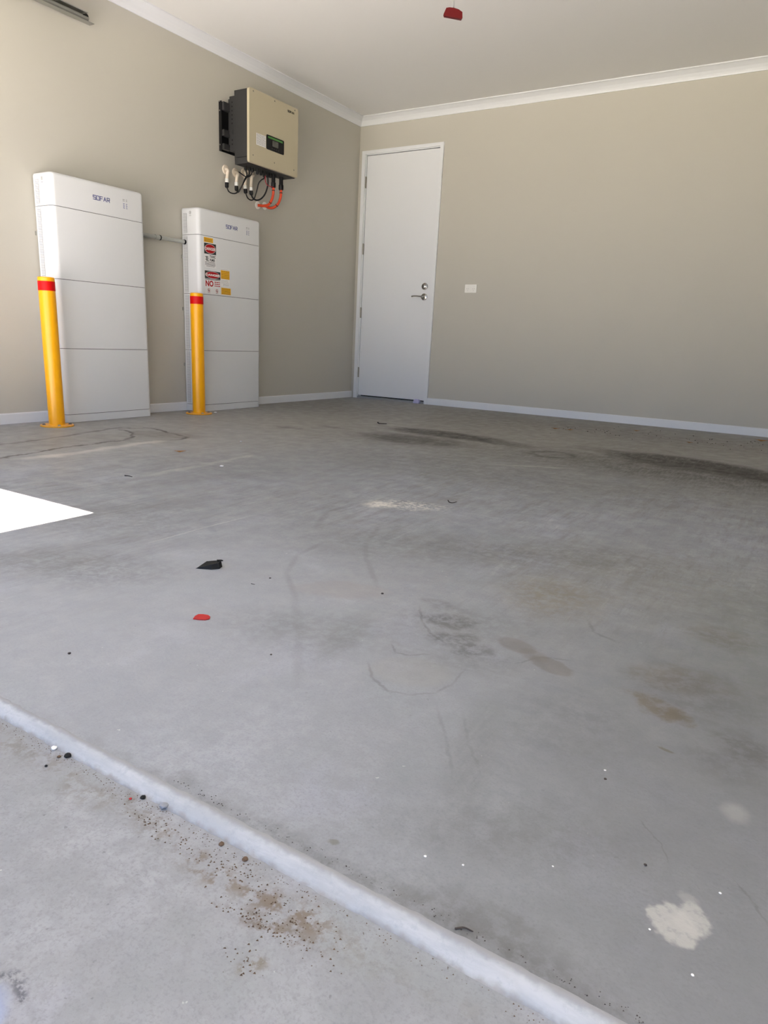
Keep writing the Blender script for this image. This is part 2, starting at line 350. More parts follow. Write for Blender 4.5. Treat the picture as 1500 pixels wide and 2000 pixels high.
# ------------------------------------------------------------------ mesh helpers
def obj(name, bm, m, parent=None, smooth=False, bevel=0.0, seg=2):
    if bevel > 0:
        bmesh.ops.bevel(bm, geom=[e for e in bm.edges if e.is_manifold and e.calc_face_angle(0) > 0.6],
                        offset=bevel, segments=seg, profile=0.5, affect='EDGES', clamp_overlap=True)
    bmesh.ops.recalc_face_normals(bm, faces=bm.faces)
    me = bpy.data.meshes.new(name); bm.to_mesh(me); bm.free()
    for mm in (m if isinstance(m, (list, tuple)) else [m]): me.materials.append(mm)
    if smooth:
        for p in me.polygons: p.use_smooth = True
        try: me.set_sharp_from_angle(angle=math.radians(38))
        except Exception: pass
    o = bpy.data.objects.new(name, me); COL.objects.link(o)
    if parent is not None: o.parent = parent
    return o
def box(bm, a, b, mi=0):
    a, b = Vector([min(a[i], b[i]) for i in range(3)]), Vector([max(a[i], b[i]) for i in range(3)])
    v = [bm.verts.new((x, y, z)) for x in (a.x, b.x) for y in (a.y, b.y) for z in (a.z, b.z)]
    for q in ((0, 1, 3, 2), (4, 6, 7, 5), (0, 4, 5, 1), (2, 3, 7, 6), (0, 2, 6, 4), (1, 5, 7, 3)):
        f = bm.faces.new([v[i] for i in q]); f.material_index = mi
    return bm
def nbm(): return bmesh.new()
def B(a, b): return box(nbm(), a, b)
def lathe(bm, prof, origin=(0, 0, 0), axis='z', n=32, mi=0, cap=True):
    """prof: list of (radius, height) along axis"""
    o = Vector(origin)
    def P(r, h, t):
        c, s = r*math.cos(t), r*math.sin(t)
        if axis == 'z': return o + Vector((c, s, h))
        if axis == 'x': return o + Vector((h, c, s))
        return o + Vector((s, h, c))
    rings = [[bm.verts.new(P(r, h, 2*PI*k/n)) for k in range(n)] for r, h in prof]
    for A, C in zip(rings, rings[1:]):
        for k in range(n):
            f = bm.faces.new((A[k], A[(k+1) % n], C[(k+1) % n], C[k])); f.material_index = mi
    if cap:
        for R_ in (rings[0], rings[-1]):
            f = bm.faces.new(R_); f.material_index = mi
    return bm
def prism(bm, pts, fn, h0, h1, mi=0):
    """2D outline pts mapped by fn(u,v,h)"""
    A = [bm.verts.new(fn(u, v, h0)) for u, v in pts]; C = [bm.verts.new(fn(u, v, h1)) for u, v in pts]
    n = len(pts)
    for k in range(n):
        f = bm.faces.new((A[k], A[(k+1) % n], C[(k+1) % n], C[k])); f.material_index = mi
    for R_ in (A, C):
        f = bm.faces.new(R_); f.material_index = mi
    return bm
def spline(pts, n=8):
    P = [Vector(p) for p in pts]; P = [2*P[0]-P[1]] + P + [2*P[-1]-P[-2]]
    out = []
    for i in range(1, len(P)-2):
        for k in range(n):
            t = k/n; a, b, c, d = P[i-1], P[i], P[i+1], P[i+2]
            out.append(0.5*((2*b)+(-a+c)*t+(2*a-5*b+4*c-d)*t*t+(-a+3*b-3*c+d)*t**3))
    out.append(P[-2]); return out
def tube(bm, pts, r, n=12, mi=0):
    P = [Vector(p) for p in pts]; rings = []
    prev = None
    for i, p in enumerate(P):
        t = (P[min(i+1, len(P)-1)] - P[max(i-1, 0)]).normalized()
        if prev is None:
            u = t.orthogonal().normalized()
        else:
            u = (prev - t*prev.dot(t)).normalized()
        prev = u; w = t.cross(u)
        rad = r(i/(len(P)-1)) if callable(r) else r
        rings.append([bm.verts.new(p + rad*(u*math.cos(2*PI*k/n)+w*math.sin(2*PI*k/n))) for k in range(n)])
    for A, C in zip(rings, rings[1:]):
        for k in range(n):
            f = bm.faces.new((A[k], A[(k+1) % n], C[(k+1) % n], C[k])); f.material_index = mi
    for R_ in (rings[0], rings[-1]):
        f = bm.faces.new(R_); f.material_index = mi
    return bm
def rrect(w, h, r, n=5, corners=(1, 1, 1, 1)):
    """rounded rectangle outline, origin at its lower-left corner"""
    pts = []
    for (cx, cy, a0, on) in ((w-r, r, -PI/2, corners[0]), (w-r, h-r, 0, corners[1]), (r, h-r, PI/2, corners[2]), (r, r, PI, corners[3])):
        if on:
            for k in range(n+1):
                a = a0 + PI/2*k/n; pts.append((cx+r*math.cos(a), cy+r*math.sin(a)))
        else:
            pts.append((w if cx > w/2 else 0, h if cy > h/2 else 0))
    return pts
def thing(name, label, cat, loc=(0, 0, 0), group=None):
    o = bpy.data.objects.new(name, None); COL.objects.link(o); o.location = loc; o.empty_display_size = 0.1
    o['label'] = label; o['category'] = cat
    if group: o['group'] = group
    return o
def tag(o, label, cat, group=None):
    o['label'] = label; o['category'] = cat
    if group: o['group'] = group
    return o
def struct(o, label=None):
    o['kind'] = 'structure'
    if label: o['label'] = label
    return o
def place(o, loc):
    """bake the origin of a mesh built in world coordinates to loc"""
    v = Vector(loc); o.data.transform(Matrix.Translation(-v)); o.location = v; return o
def onwall(x):            # left wall: u runs to +y, v up, h out of the wall (+x)
    return lambda u, v, h: Vector((x+h, u, v))
def text_into(bm, s, size, fn, u0, v0, h, mi, sx=1.0, thick=0.0006, align='LEFT', bold=0.0):
    cu = bpy.data.curves.new('txt', 'FONT'); cu.body = s; cu.size = size; cu.align_x = align; cu.resolution_u = 3; cu.offset = bold
    to = bpy.data.objects.new('txt', cu); COL.objects.link(to)
    bpy.context.view_layer.update()
    dg = bpy.context.evaluated_depsgraph_get()
    me = bpy.data.meshes.new_from_object(to.evaluated_get(dg))
    base = len(bm.verts); vs = []
    for v in me.vertices: vs.append(bm.verts.new(fn(u0+v.co.x*sx, v0+v.co.y, h+thick)))
    for p in me.polygons:
        try:
            f = bm.faces.new([vs[i] for i in p.vertices]); f.material_index = mi
        except ValueError: pass
    bpy.data.objects.remove(to); bpy.data.curves.remove(cu); bpy.data.meshes.remove(me)
def quad(bm, fn, u0, v0, u1, v1, h0, h1, mi):
    return prism(bm, [(u0, v0), (u1, v0), (u1, v1), (u0, v1)], fn, h0, h1, mi)
def ell(cx, cy, rx, ry, n=28): return [(cx+rx*math.cos(2*PI*k/n), cy+ry*math.sin(2*PI*k/n)) for k in range(n)]

# ------------------------------------------------------------------ setting
RX1 = 5.95; H = 2.70; YF = -5.860
# slab with a sloping front edge
bm = nbm()
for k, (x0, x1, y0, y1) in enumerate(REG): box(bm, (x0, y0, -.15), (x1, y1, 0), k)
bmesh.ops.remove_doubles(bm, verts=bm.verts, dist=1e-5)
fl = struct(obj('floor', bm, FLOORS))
bm = nbm()      # pale weathered edge strip sloping from the slab down to the driveway
N = 420; rows = []
for (dy, z, jy, jz) in ((.012, -.0015, 0, 0), (.002, .0010, .0022, .0003), (-.004, -.0002, .0008, .0004), (-.010, -.0040, .0008, .0006), (-.018, -.0090, .0010, .0006), (-.0225, -.0150, .0016, 0), (-.0225, -.06, 0, 0), (.012, -.06, 0, 0)):
    rows.append([bm.verts.new((-0.1 + (RX1+.2)*k/N, YF+dy+random.uniform(-jy, jy), z+random.uniform(-jz, jz))) for k in range(N+1)])
for A, C in zip(rows, rows[1:]+rows[:1]):
    for k in range(N): bm.faces.new((A[k], A[k+1], C[k+1], C[k]))
for e in (0, N): bm.faces.new([q[e] for q in rows])
struct(obj('trim_1', bm, EDGE, smooth=True), 'pale edge of the garage slab along the driveway joint')
struct(obj('driveway', B((-0.6, -14, -0.16), (9.5, YF-.018, -0.014)), DRIVE), 'grey concrete driveway in front of the garage')
struct(obj('lawn', B((-30, -45, -0.30), (40, 25, -0.155)), GRASS))
# walls
struct(obj('wall_left', B((-0.12, -5.98, -0.15), (0, 0.12, H+.1)), WALL))
bm = nbm()
DX0, DX1, DZ = 0.062, 0.927, 2.395
box(bm, (0, 0, -.15), (DX0, .12, H+.1)); box(bm, (DX1, 0, -.15), (RX1, .12, H+.1)); box(bm, (DX0, 0, DZ), (DX1, .12, H+.1)); box(bm, (DX0, 0, -.15), (DX1, .12, 0))
struct(obj('wall_back', bm, WALL))
struct(obj('wall_right', B((RX1, -5.98, -.15), (RX1+.12, .12, H+.1)), WALL))
bm = nbm()
box(bm, (0, -5.95, 0), (.14, -5.80, H)); box(bm, (4.95, -5.95, 0), (RX1, -5.80, H)); box(bm, (.14, -5.95, 2.3), (4.95, -5.80, H))
struct(obj('wall_front', bm, WALL))
struct(obj('ceiling', B((-0.12, -5.98, H), (RX1+.12, .12, H+.12)), CEIL))
# cove cornices
cp = [(0, -.072), (.008, -.072), (.010, -.064), (.018, -.050), (.032, -.032), (.052, -.018), (.066, -.010), (.076, -.008), (.076, 0), (0, 0)]
struct(obj('trim_2', prism(nbm(), cp, lambda u, v, h: Vector((u, h, H+v)), -5.80, 0), TRIM), 'white cove cornice above the left wall')
struct(obj('trim_3', prism(nbm(), cp, lambda u, v, h: Vector((h, -u, H+v)), 0, RX1), TRIM), 'white cove cornice above the back wall')
bb = [(0, 0), (.012, 0), (.012, .060), (.009, .064), (0, .066)]
struct(obj('baseboard_left', prism(nbm(), bb, lambda u, v, h: Vector((u, h, v)), -5.80, -0.0), TRIM))
struct(obj('baseboard_back', prism(nbm(), bb, lambda u, v, h: Vector((h, -u, v)), .944, RX1), TRIM))
# unseen porch roof added outside, right of the driveway, to keep the camera's side in shade
struct(obj('shade_roof', B((2.258, -7.75, 2.30), (9.0, -5.95, 2.45)), SHADE_ROOF), 'unseen flat roof added outside the garage opening to cast shade')

# ------------------------------------------------------------------ door
dr = bpy.data.objects.new('door_1', None); COL.objects.link(dr); dr.location = (0.09, 0, 0); struct(dr, 'plain white door beside the corner of the room')
def dpart(name, bm, m, **k):
    o = obj(name, bm, m, **k); place(o, (0.09, 0, 0)); o.location = (0, 0, 0); o.parent = dr; return o
LX0, LX1, LZ0, LZ1 = 0.0915, 0.8975, 0.032, 2.3625
leaf = dpart('door_leaf', B((LX0, .008, LZ0), (LX1, .042, LZ1)), DOORW, bevel=.0015)
bm = nbm()     # jamb lining with architrave
for (a, b) in ((.062, .0875), (.9015, .927)): box(bm, (a, -.004, 0), (b, .12, 2.395))
box(bm, (.062, -.004, 2.3675), (.927, .12, 2.395))
box(bm, (.0875, .045, 0), (.100, .065, 2.3675)); box(bm, (.889, .045, 0), (.9015, .065, 2.3675)); box(bm, (.0875, .045, 2.352), (.9015, .065, 2.3675))
# architrave
box(bm, (.042, -.018, 0), (.080, 0, 2.405)); box(bm, (.909, -.018, 0), (.944, 0, 2.405)); box(bm, (.080, -.018, 2.375), (.909, 0, 2.405))
dpart('door_frame', bm, TRIM)
dpart('door_sill', B((.0875, -.006, 0), (.9015, .10, .020)), ALU)
dpart('weather_seal', B((.0875, .046, .020), (.9015, .06, .045)), RUBBER)
for z in (2.121, 1.499, .877, .268):
    bm = nbm(); lathe(bm, [(.0062, -.050), (.0062, .050)], (.0885, -.0045, z), 'z', 12)
    lathe(bm, [(.0072, .050), (.0072, .053), (.003, .056)], (.0885, -.0045, z), 'z', 12)
    box(bm, (.089, .0005, z-.05), (.094, .0045, z+.05))
    dpart('hinge', bm, HINGE, smooth=True)
bm = nbm()
lathe(bm, [(.033, .004), (.033, -.004), (.029, -.010), (.020, -.012)], (.828, 0, 1.139), 'y', 32)
lathe(bm, [(.019, -.012), (.018, -.020), (.014, -.022)], (.828, 0, 1.139), 'y', 24)
box(bm, (.8255, -.034, 1.127), (.8305, -.021, 1.151))
dpart('deadbolt', bm, CHROME, smooth=True)
hd = dpart('lever_handle', lathe(nbm(), [(.033, .004), (.033, -.004), (.030, -.010), (.024, -.012)], (.829, 0, 1.041), 'y', 32), CHROME, smooth=True)
bm = nbm(); lathe(bm, [(.013, -.010), (.011, -.040), (.013, -.052)], (.829, 0, 1.041), 'y', 20)
tube(bm, spline([(.834, -.048, 1.041), (.800, -.050, 1.043), (.760, -.047, 1.046), (.725, -.044, 1.045), (.712, -.042, 1.042)], 6), lambda t: .0085-.0025*math.sin(t*PI), 14)
dpart('lever', bm, CHROME, smooth=True); 
lv = [o for o in COL.objects if o.name == 'lever'][0]; lv.parent = hd; lv.location = (0, 0, 0)
# lavender door wedge
bm = nbm(); prism(bm, [(.795, .002), (.862, .002), (.868, .022), (.858, .040), (.830, .047), (.805, .036)], lambda u, v, h: Vector((u, h, v)), -.040, -.010)
w_ = tag(obj('door_wedge', bm, LAV, bevel=.005, smooth=True), 'small pale lavender wedge at the foot of the white door', 'door wedge'); place(w_, (.83, -.025, 0))

# ------------------------------------------------------------------ power outlet
po = thing('power_outlet', 'white double power outlet on the back wall right of the door', 'power outlet', (1.3276, 0, 1.1186))
bm = prism(nbm(), [(a-.060, b-.037) for a, b in rrect(.120, .074, .005, 3)], lambda u, v, h: Vector((u, -h, v)), 0, .010)
obj('faceplate', bm, OUTW, po, bevel=.002)
for sx_ in (-.030, .030):
    bm = nbm()
    for dx, ang in ((-.008, .5), (.008, -.5)):
        c, s = math.cos(ang), math.sin(ang)
        pts = [(sx_+dx+u*c-v*s, .010-.012+u*s+v*c+.000) for u, v in ((-.001, -.004), (.001, -.004), (.001, .004), (-.001, .004))]
        prism(bm, pts, lambda u, v, h: Vector((u, -h, v)), .0098, .0105)
    box(bm, (sx_-.001, -.0105, -.022), (sx_+.001, -.0098, -.014))
    obj('socket', bm, INKG, po)
    obj('switch', box(nbm(), (sx_-.006, -.0128, .012), (sx_+.006, -.0098, .026)), OUTW, po, bevel=.001)

# ------------------------------------------------------------------ batteries
SOFAR = {
 'S': [[(1, 1), (0, 1), (0, .5), (1, .5), (1, 0), (0, 0)]],
 'O': [[(0, 0), (1, 0), (1, 1), (0, 1), (0, 0)]],
 'F': [[(0, 0), (0, 1), (1, 1)], [(0, .5), (.85, .5)]],
 'A': [[(0, 0), (.5, 1), (1, 0)], [(.25, .38), (.75, .38)]],
 'R': [[(0, 0), (0, 1), (1, 1), (1, .45), (0, .45)], [(.5, .45), (1, 0)]]}
def stroke_word(bm, word, fn, u0, v0, w, h, gap, t, h0, mi=0):
    for i, ch in enumerate(word):
        for line in SOFAR[ch]:
            for (a, b), (c, d) in zip(line, line[1:]):
                p = Vector((u0+i*(w+gap)+a*w, v0+b*h)); q = Vector((u0+i*(w+gap)+c*w, v0+d*h))
                e = (q-p).normalized(); nn = Vector((-e.y, e.x))*t/2; e = e*t/2
                prism(bm, [tuple(p-e-nn), tuple(q+e-nn), tuple(q+e+nn), tuple(p-e+nn)], fn, h0, h0+.0008, mi)
BD0, BD1, BW, HM, HB, HT = .012, .182, .700, .420, .053, 1.502
def battery(yr, label):
    t = thing('battery_cabinet', label, 'battery', (BD0, yr-BW/2, 0), 'battery cabinets along the left wall')
    x0 = BD0
    def P(o): o.data.transform(Matrix.Translation((-x0, -(yr-BW/2), 0))); o.parent = t; return o
    yl = yr-BW; D = BD1-BD0
    # outline in plan, the two front edges rounded
    outl = [(a, b) for a, b in rrect(D, BW, .030, 6, (1, 1, 0, 0))]
    fn = lambda u, v, h: Vector((x0+u, yl+v, h))
    G = .0016
    def vent(z0, z1, par, emblem=False):
        bm = nbm(); box(bm, (x0+.014, yl-.0006, z0+.010), (x0+.052, yl+.001, z1-.010), 1)
        k = z0+.012
        while k < z1-.014:
            box(bm, (x0+.014, yl-.0025, k), (x0+.050, yl-.0004, k+.0062), 0); k += .0095
        v = P(obj('side_vent', bm, [CABW, VENTG])); v.parent = par; return v
    b0 = P(obj('base', prism(nbm(), outl, fn, 0.002, HB-G), CABW, smooth=True))
    inn = [(.004+a, .004+b) for a, b in rrect(D-.008, BW-.008, .027, 6, (1, 1, 0, 0))]
    P(obj('inner_frame', prism(nbm(), inn, fn, HB-.01, HT-.10), CABG))
    for k in range(3):
        m_ = P(obj('battery_module', prism(nbm(), outl, fn, HB+k*HM+G, HB+(k+1)*HM-G), CABW, smooth=True))
        vent(HB+k*HM, HB+(k+1)*HM, m_)
    # control unit, top edges rounded too
    bm = nbm(); zt = HT; R = .020; rings = []
    for (ins, z) in [(0, HB+3*HM+G)] + [(R*(1-math.cos(a)), zt-R+R*math.sin(a)) for a in [PI/2*q/5 for q in range(6)]]:
        ring = []
        for a, b in rrect(D-ins, BW-2*ins, max(.030-ins*.6, .012), 6, (1, 1, 0, 0)):
            ring.append(bm.verts.new((x0+a, yl+ins+b, z)))
        rings.append(ring)
    for A, C in zip(rings, rings[1:]):
        for q in range(len(A)): bm.faces.new((A[q], A[(q+1) % len(A)], C[(q+1) % len(A)], C[q]))
    bm.faces.new(rings[0]); bm.faces.new(rings[-1])
    top = P(obj('control_unit', bm, CABW, smooth=True))
    vent(HB+3*HM+.004, HT-.03, top)
    bm = nbm(); fw = onwall(BD1)
    stroke_word(bm, 'SOFAR', fw, yl+.295, 1.3960, .0195, .0235, .0068, .0036, .0001)
    lg = P(obj('brand_lettering', bm, INKB)); lg.parent = top; lg['label'] = 'blue brand lettering'
    bm = nbm()
    for r_, z in enumerate((1.432, 1.423)):
        for (a, b) in ((0, .016), (.026, .036)): quad(bm, fw, yl+.524+a, z, yl+.524+b, z+.003, .0001, .0008, 0)
    for r_, z in enumerate((1.407, 1.400, 1.393, 1.386, 1.379)):
        for (a, b) in ((.003, .015), (.026, .036)): quad(bm, fw, yl+.524+a, z, yl+.524+b-(r_ % 2)*.003, z+.0028, .0001, .0008, 1)
    ind = P(obj('indicator_print', bm, [INKG, INKB])); ind.parent = top
    bm = nbm(); fs = lambda u, v, h: Vector((u, yl-h, v))
    for rr in (.0125, .0085):
        o_, i_ = ell(x0+.088, 1.465, rr, rr), ell(x0+.088, 1.465, rr-.0016, rr-.0016)
        for q in range(28):
            q2 = (q+1) % 28; bm.faces.new([bm.verts.new(fs(*p, .0007)) for p in (o_[q], o_[q2], i_[q2], i_[q])])
    quad(bm, fs, x0+.0855, 1.459, x0+.0905, 1.472, .0001, .0008, 0)
    quad(bm, fs, x0+.078, 1.443, x0+.098, 1.4455, .0001, .0008, 0)
    em = P(obj('emblem', bm, INKG)); em.parent = top
    # slim wall bracket behind the cabinet
    bm = nbm()
    for z in (.36, .78, 1.16): box(bm, (0.0, yl-.008, z-.012), (x0, yl+.03, z+.012))
    box(bm, (0.0005, yl+.006, .09), (x0-.001, yl+.022, 1.30))
    P(obj('wall_bracket', bm, STEEL))
    return t, top, P
bat1, top1, P1 = battery(-2.906, 'white battery cabinet nearest the garage opening, without warning stickers')
bat2, top2, P2 = battery(-1.7025, 'white battery cabinet under the inverter, with danger stickers on its front')

# stickers on the second cabinet
fw = onwall(BD1)
mods2 = [c for c in bat2.children if c.name.startswith('battery_module')]
mod_top = mods2[-1]
def sticker(bm, label, mats):
    o = P2(obj('warning_label', bm, mats)); o.parent = mod_top; o['label'] = label; return o
MT = [PAPER, INKK, INKR, INKW, YST, INKG]
def lines(bm, u0, u1, zs, mi, th=.0035, jag=.15):
    for z in zs:
        u = u0
        while u < u1-.004:
            w = random.uniform(.008, .022); e = min(u+w, u1)
            quad(bm, fw, u, z, e, z+th, .0006, .0011, mi); u = e+.0035
def danger(bm, u0, z0, u1, z1, txt):
    quad(bm, fw, u0, z0, u1, z1, .0003, .0008, 1)
    cx, cz, rx, rz = (u0+u1)/2, (z0+z1)/2, (u1-u0)*.47, (z1-z0)*.44
    prism(bm, ell(cx, cz, rx, rz), fw, .0008, .0012, 3); prism(bm, ell(cx, cz, rx*.955, rz*.93), fw, .0012, .0016, 2)
    s = txt; text_into(bm, s, rz*.85, fw, cx, cz-rz*.30, .0016, 3, sx=rx*2/(rz*.85*4.3), align='CENTER', bold=.0010)
bm = nbm(); quad(bm, fw, -2.348, 1.268, -2.252, 1.302, .0001, .0005, 4)
lines(bm, -2.340, -2.262, (1.290, 1.282, 1.274), 1, .0022)
sticker(bm, 'small yellow sticker above the upper danger sign', MT)
bm = nbm(); quad(bm, fw, -2.347, 1.088, -2.222, 1.262, .0001, .0004, 0)
danger(bm, -2.347, 1.186, -2.222, 1.262, 'DANGER')
text_into(bm, 'TOXIC', .0235, fw, -2.290, 1.1615, .0006, 1, sx=.86, bold=.0009); text_into(bm, 'FUMES', .0235, fw, -2.290, 1.137, .0006, 1, sx=.78, bold=.0009)
for dz, dx in ((0, 0), (.010, .004), (.020, -.002), (-.008, .010)):   # battery pictogram beside the words
    quad(bm, fw, -2.336+dx, 1.144+dz, -2.304+dx*.5, 1.148+dz, .0006, .0011, 1)
quad(bm, fw, -2.324, 1.136, -2.318, 1.170, .0006, .0011, 1)
lines(bm, -2.340, -2.228, (1.126, 1.116, 1.107), 1, .0032); lines(bm, -2.325, -2.240, (1.098,), 1, .0028)
sticker(bm, 'upper black, red and white danger sign', MT)
bm = nbm(); quad(bm, fw, -2.345, .900, -2.178, 1.066, .0001, .0004, 0)
danger(bm, -2.345, 1.010, -2.178, 1.066, 'DANGER')
quad(bm, fw, -2.343, 1.002, -2.182, 1.006, .0004, .0009, 1)
text_into(bm, 'NO', .056, fw, -2.341, .9555, .0006, 2, sx=.96, bold=.0022)
for z in (.986, .972, .958): lines(bm, -2.243, -2.183, (z,), 2, .0062)
for cu_ in (-2.305, -2.217):
    o_, i_ = ell(cu_, .925, .0135, .0145), ell(cu_, .925, .0108, .0118)
    for q in range(28):
        q2 = (q+1) % 28; f = bm.faces.new([bm.verts.new(fw(*p, .0010)) for p in (o_[q], o_[q2], i_[q2], i_[q])]); f.material_index = 2
    prism(bm, [(cu_-.009, .933), (cu_-.007, .935), (cu_+.009, .917), (cu_+.007, .915)], fw, .0006, .0010, 2)
    quad(bm, fw, cu_-.004, .918, cu_+.004, .930, .0005, .0008, 1); lines(bm, cu_-.013, cu_+.013, (.9045,), 1, .002)
sticker(bm, 'lower danger sign reading NO in red', MT)
bm = nbm(); quad(bm, fw, -2.172, .962, -2.075, 1.098, .0001, .0004, 0)
quad(bm, fw, -2.172, 1.020, -2.075, 1.084, .0004, .0008, 4)
lines(bm, -2.165, -2.082, (1.074, 1.062, 1.050, 1.038, 1.027), 1, .0024)
lines(bm, -2.168, -2.085, (1.089, 1.010, 1.000, .990), 5, .0020); lines(bm, -2.150, -2.085, (.980, .971), 5, .0022)
sticker(bm, 'white sticker with a yellow middle', MT)
bm = nbm(); quad(bm, fw, -2.169, .905, -2.062, .955, .0001, .0005, 4)
lines(bm, -2.162, -2.070, (.946, .937, .928, .919, .910), 1, .0024)
sticker(bm, 'lower yellow sticker', MT)

# grey conduit between the cabinets
cd = thing('conduit_pipe', 'grey conduit pipe between the two white battery cabinets', 'conduit', (.055, -2.62, 1.262))
def off(o, t): o.data.transform(Matrix.Translation(-t.location)); o.parent = t; return o
off(obj('pipe', tube(nbm(), spline([(.030, -2.9065, 1.262), (.030, -2.80, 1.262), (.030, -2.70, 1.262), (.030, -2.60, 1.263), (.034, -2.50, 1.263), (.040, -2.404, 1.262)], 5), .0142, 16), PVC, smooth=True), cd)
off(obj('coupling', tube(nbm(), [(.030, -2.685, 1.2625), (.030, -2.645, 1.2625)], .0166, 18), PVC, smooth=True), cd)
o_ = off(obj('saddle_clip', tube(nbm(), [(.030, -2.644, 1.2625), (.030, -2.636, 1.2625)], .0178, 18), RUBBER, smooth=True), cd)
off(obj('gland', tube(nbm(), [(.0405, -2.4165, 1.262), (.0412, -2.4035, 1.262)], .0168, 18), RUBBER, smooth=True), cd)

# ------------------------------------------------------------------ bollards
def bollard(x, y, label):
    t = thing('bollard', label, 'bollard', (x, y, 0), 'bollards in front of the battery cabinets')
    R = .048; HH = .889
    obj('post', lathe(nbm(), [(R, .008), (R, HH-.004), (R-.004, HH), (R-.012, HH+.001)], n=48), YEL, t, smooth=True)
    obj('red_band', lathe(nbm(), [(R+.0007, HH-.078), (R+.0007, HH-.024)], n=48, cap=False), RED, t, smooth=True)
    obj('base_flange', lathe(nbm(), [(.099, 0.0005), (.100, .006), (.098, .009), (R, .009)], n=48), YELB, t, smooth=True)
    bm = nbm(); lathe(bm, [(R+.004, .009), (R+.0006, .014)], n=48, cap=False); obj('weld_bead', bm, YEL, t, smooth=True)
    for k in range(4):
        a = PI/4+PI/2*k+.35
        bm = nbm(); c = (.077*math.cos(a), .077*math.sin(a), .009)
        lathe(bm, [(.0125, 0), (.0125, .0015)], c, 'z', 20); lathe(bm, [(.0082, .0015), (.0082, .008), (.004, .009)], c, 'z', 6)
        obj('bolt', bm, STEEL if k % 2 else HINGE, t)
    return t
bollard(.262, -3.739, 'yellow bollard with red band in front of the cabinet without stickers')
bollard(.260, -2.511, 'yellow bollard with red band in front of the cabinet with danger stickers')

# ------------------------------------------------------------------ inverter
iv = thing('inverter', 'beige and charcoal inverter with a small black display, mounted high on the left wall', 'inverter', (0, -1.632, 1.90))
def ip(name, bm, m, par=None, **k):
    o = obj(name, bm, m, **k); o.data.transform(Matrix.Translation((0, 1.632, -1.90))); o.parent = par or iv; return o
Y0, Y1, Z0, Z1 = -1.932, -1.333, 1.893, 2.404
pts = [(Y0+a, Z0+b) for a, b in rrect(Y1-Y0, Z1-Z0, .018, 5)]
cov = ip('front_cover', prism(nbm(), pts, onwall(0), .243, .265), BEIGE, bevel=.004, smooth=True)
bm = nbm()
box(bm, (.108, -1.925, 1.935), (.243, -1.340, 2.398))
ip('casing', bm, CHAR, bevel=.003)
ip('connection_box', box(nbm(), (.108, -1.923, 1.888), (.243, -1.342, 1.9325)), CHAR, bevel=.008, smooth=True)
bm = nbm()
box(bm, (.048, -1.915, 1.985), (.108, -1.350, 2.367))
for k in range(26):
    z = 2.0+k*.0135
hs = ip('heat_sink', bm, CHAR, bevel=.003)
for k in range(11):
    z = 2.035+k*.029
    if k in (2, 3, 4): continue
    ip('casing_hole', lathe(nbm(), [(.0055, 0), (.0055, -.0012)], (.075, -1.915, z), 'y', 14), BLACK, hs)
bm = nbm()
for k in range(24):
    y = -1.90+k*.0235; box(bm, (.022, y, 1.995), (.048, y+.004, 2.355))
ip('cooling_fin', bm, CHAR, hs)
bm = nbm(); box(bm, (.001, -1.984, 1.980), (.006, -1.32, 2.325)); box(bm, (.001, -1.984, 1.980), (.028, -1.978, 2.325))
br = ip('mounting_bracket', bm, BLACK, bevel=.0015)
for (za, zb_) in ((2.262, 2.318), (2.085, 2.128), (1.990, 2.030)):
    ip('bracket_arm', B((.020, -1.978, za), (.050, -1.905, zb_)), CHAR, br, bevel=.002)
for z in (2.325, 2.262, 2.025):
    bm = lathe(nbm(), [(.006, 0), (.006, -.006), (.003, -.008)], (.015, -1.984, z-.004), 'y', 6)
    ip('bolt', bm, CHROME, br)
# heat-sink side handle hole and clip
ip('side_handle', box(nbm(), (.035, -1.920, 2.105), (.085, -1.914, 2.135)), CHAR, hs, bevel=.004)
for (y, z) in ((-1.885, 2.386), (-1.632, 2.386), (-1.378, 2.386), (-1.888, 1.948), (-1.632, 1.946), (-1.380, 1.944)):
    bm = lathe(nbm(), [(.0058, .265), (.0058, .2668), (.0035, .2675)], (0, y, z), 'x', 16)
    ip('screw', bm, HINGE, cov)
dp = ip('display_panel', prism(nbm(), [(-1.733+a, 2.026+b) for a, b in rrect(.217, .104, .010, 4)], onwall(0), .2645, .268), BLACK)
ip('indicator_bar', quad(nbm(), onwall(0), -1.715, 2.108, -1.535, 2.121, .268, .2686, 0), GREEN, dp)
ip('screen', quad(nbm(), onwall(0), -1.662, 2.058, -1.590, 2.100, .268, .2686, 0), SCREEN, dp)
bm = nbm()
for k in range(4): prism(bm, ell(-1.665+k*.026, 2.042, .006, .0045, 14), onwall(0), .268, .2685)
ip('button', bm, CHAR, dp)
bm = nbm(); quad(bm, onwall(0), -1.852, 2.030, -1.739, 2.112, .265, .2655, 0)
for k, z in enumerate((2.104, 2.096, 2.088, 2.079, 2.071, 2.062, 2.054, 2.046, 2.038)):
    u = -1.846
    while u < -1.750:
        e = min(u+random.uniform(.010, .028), -1.745); quad(bm, onwall(0), u, z, e, z+.0026, .2655, .2658, 1); u = e+.004
ip('rating_label', bm, [PAPER, INKG], cov)
bm = nbm(); stroke_word(bm, 'SOFAR', onwall(0), -1.470, 2.354, .0125, .0125, .0045, .0034, .2651)
o_ = ip('brand_lettering', bm, INKK, cov); o_['label'] = 'black brand lettering'
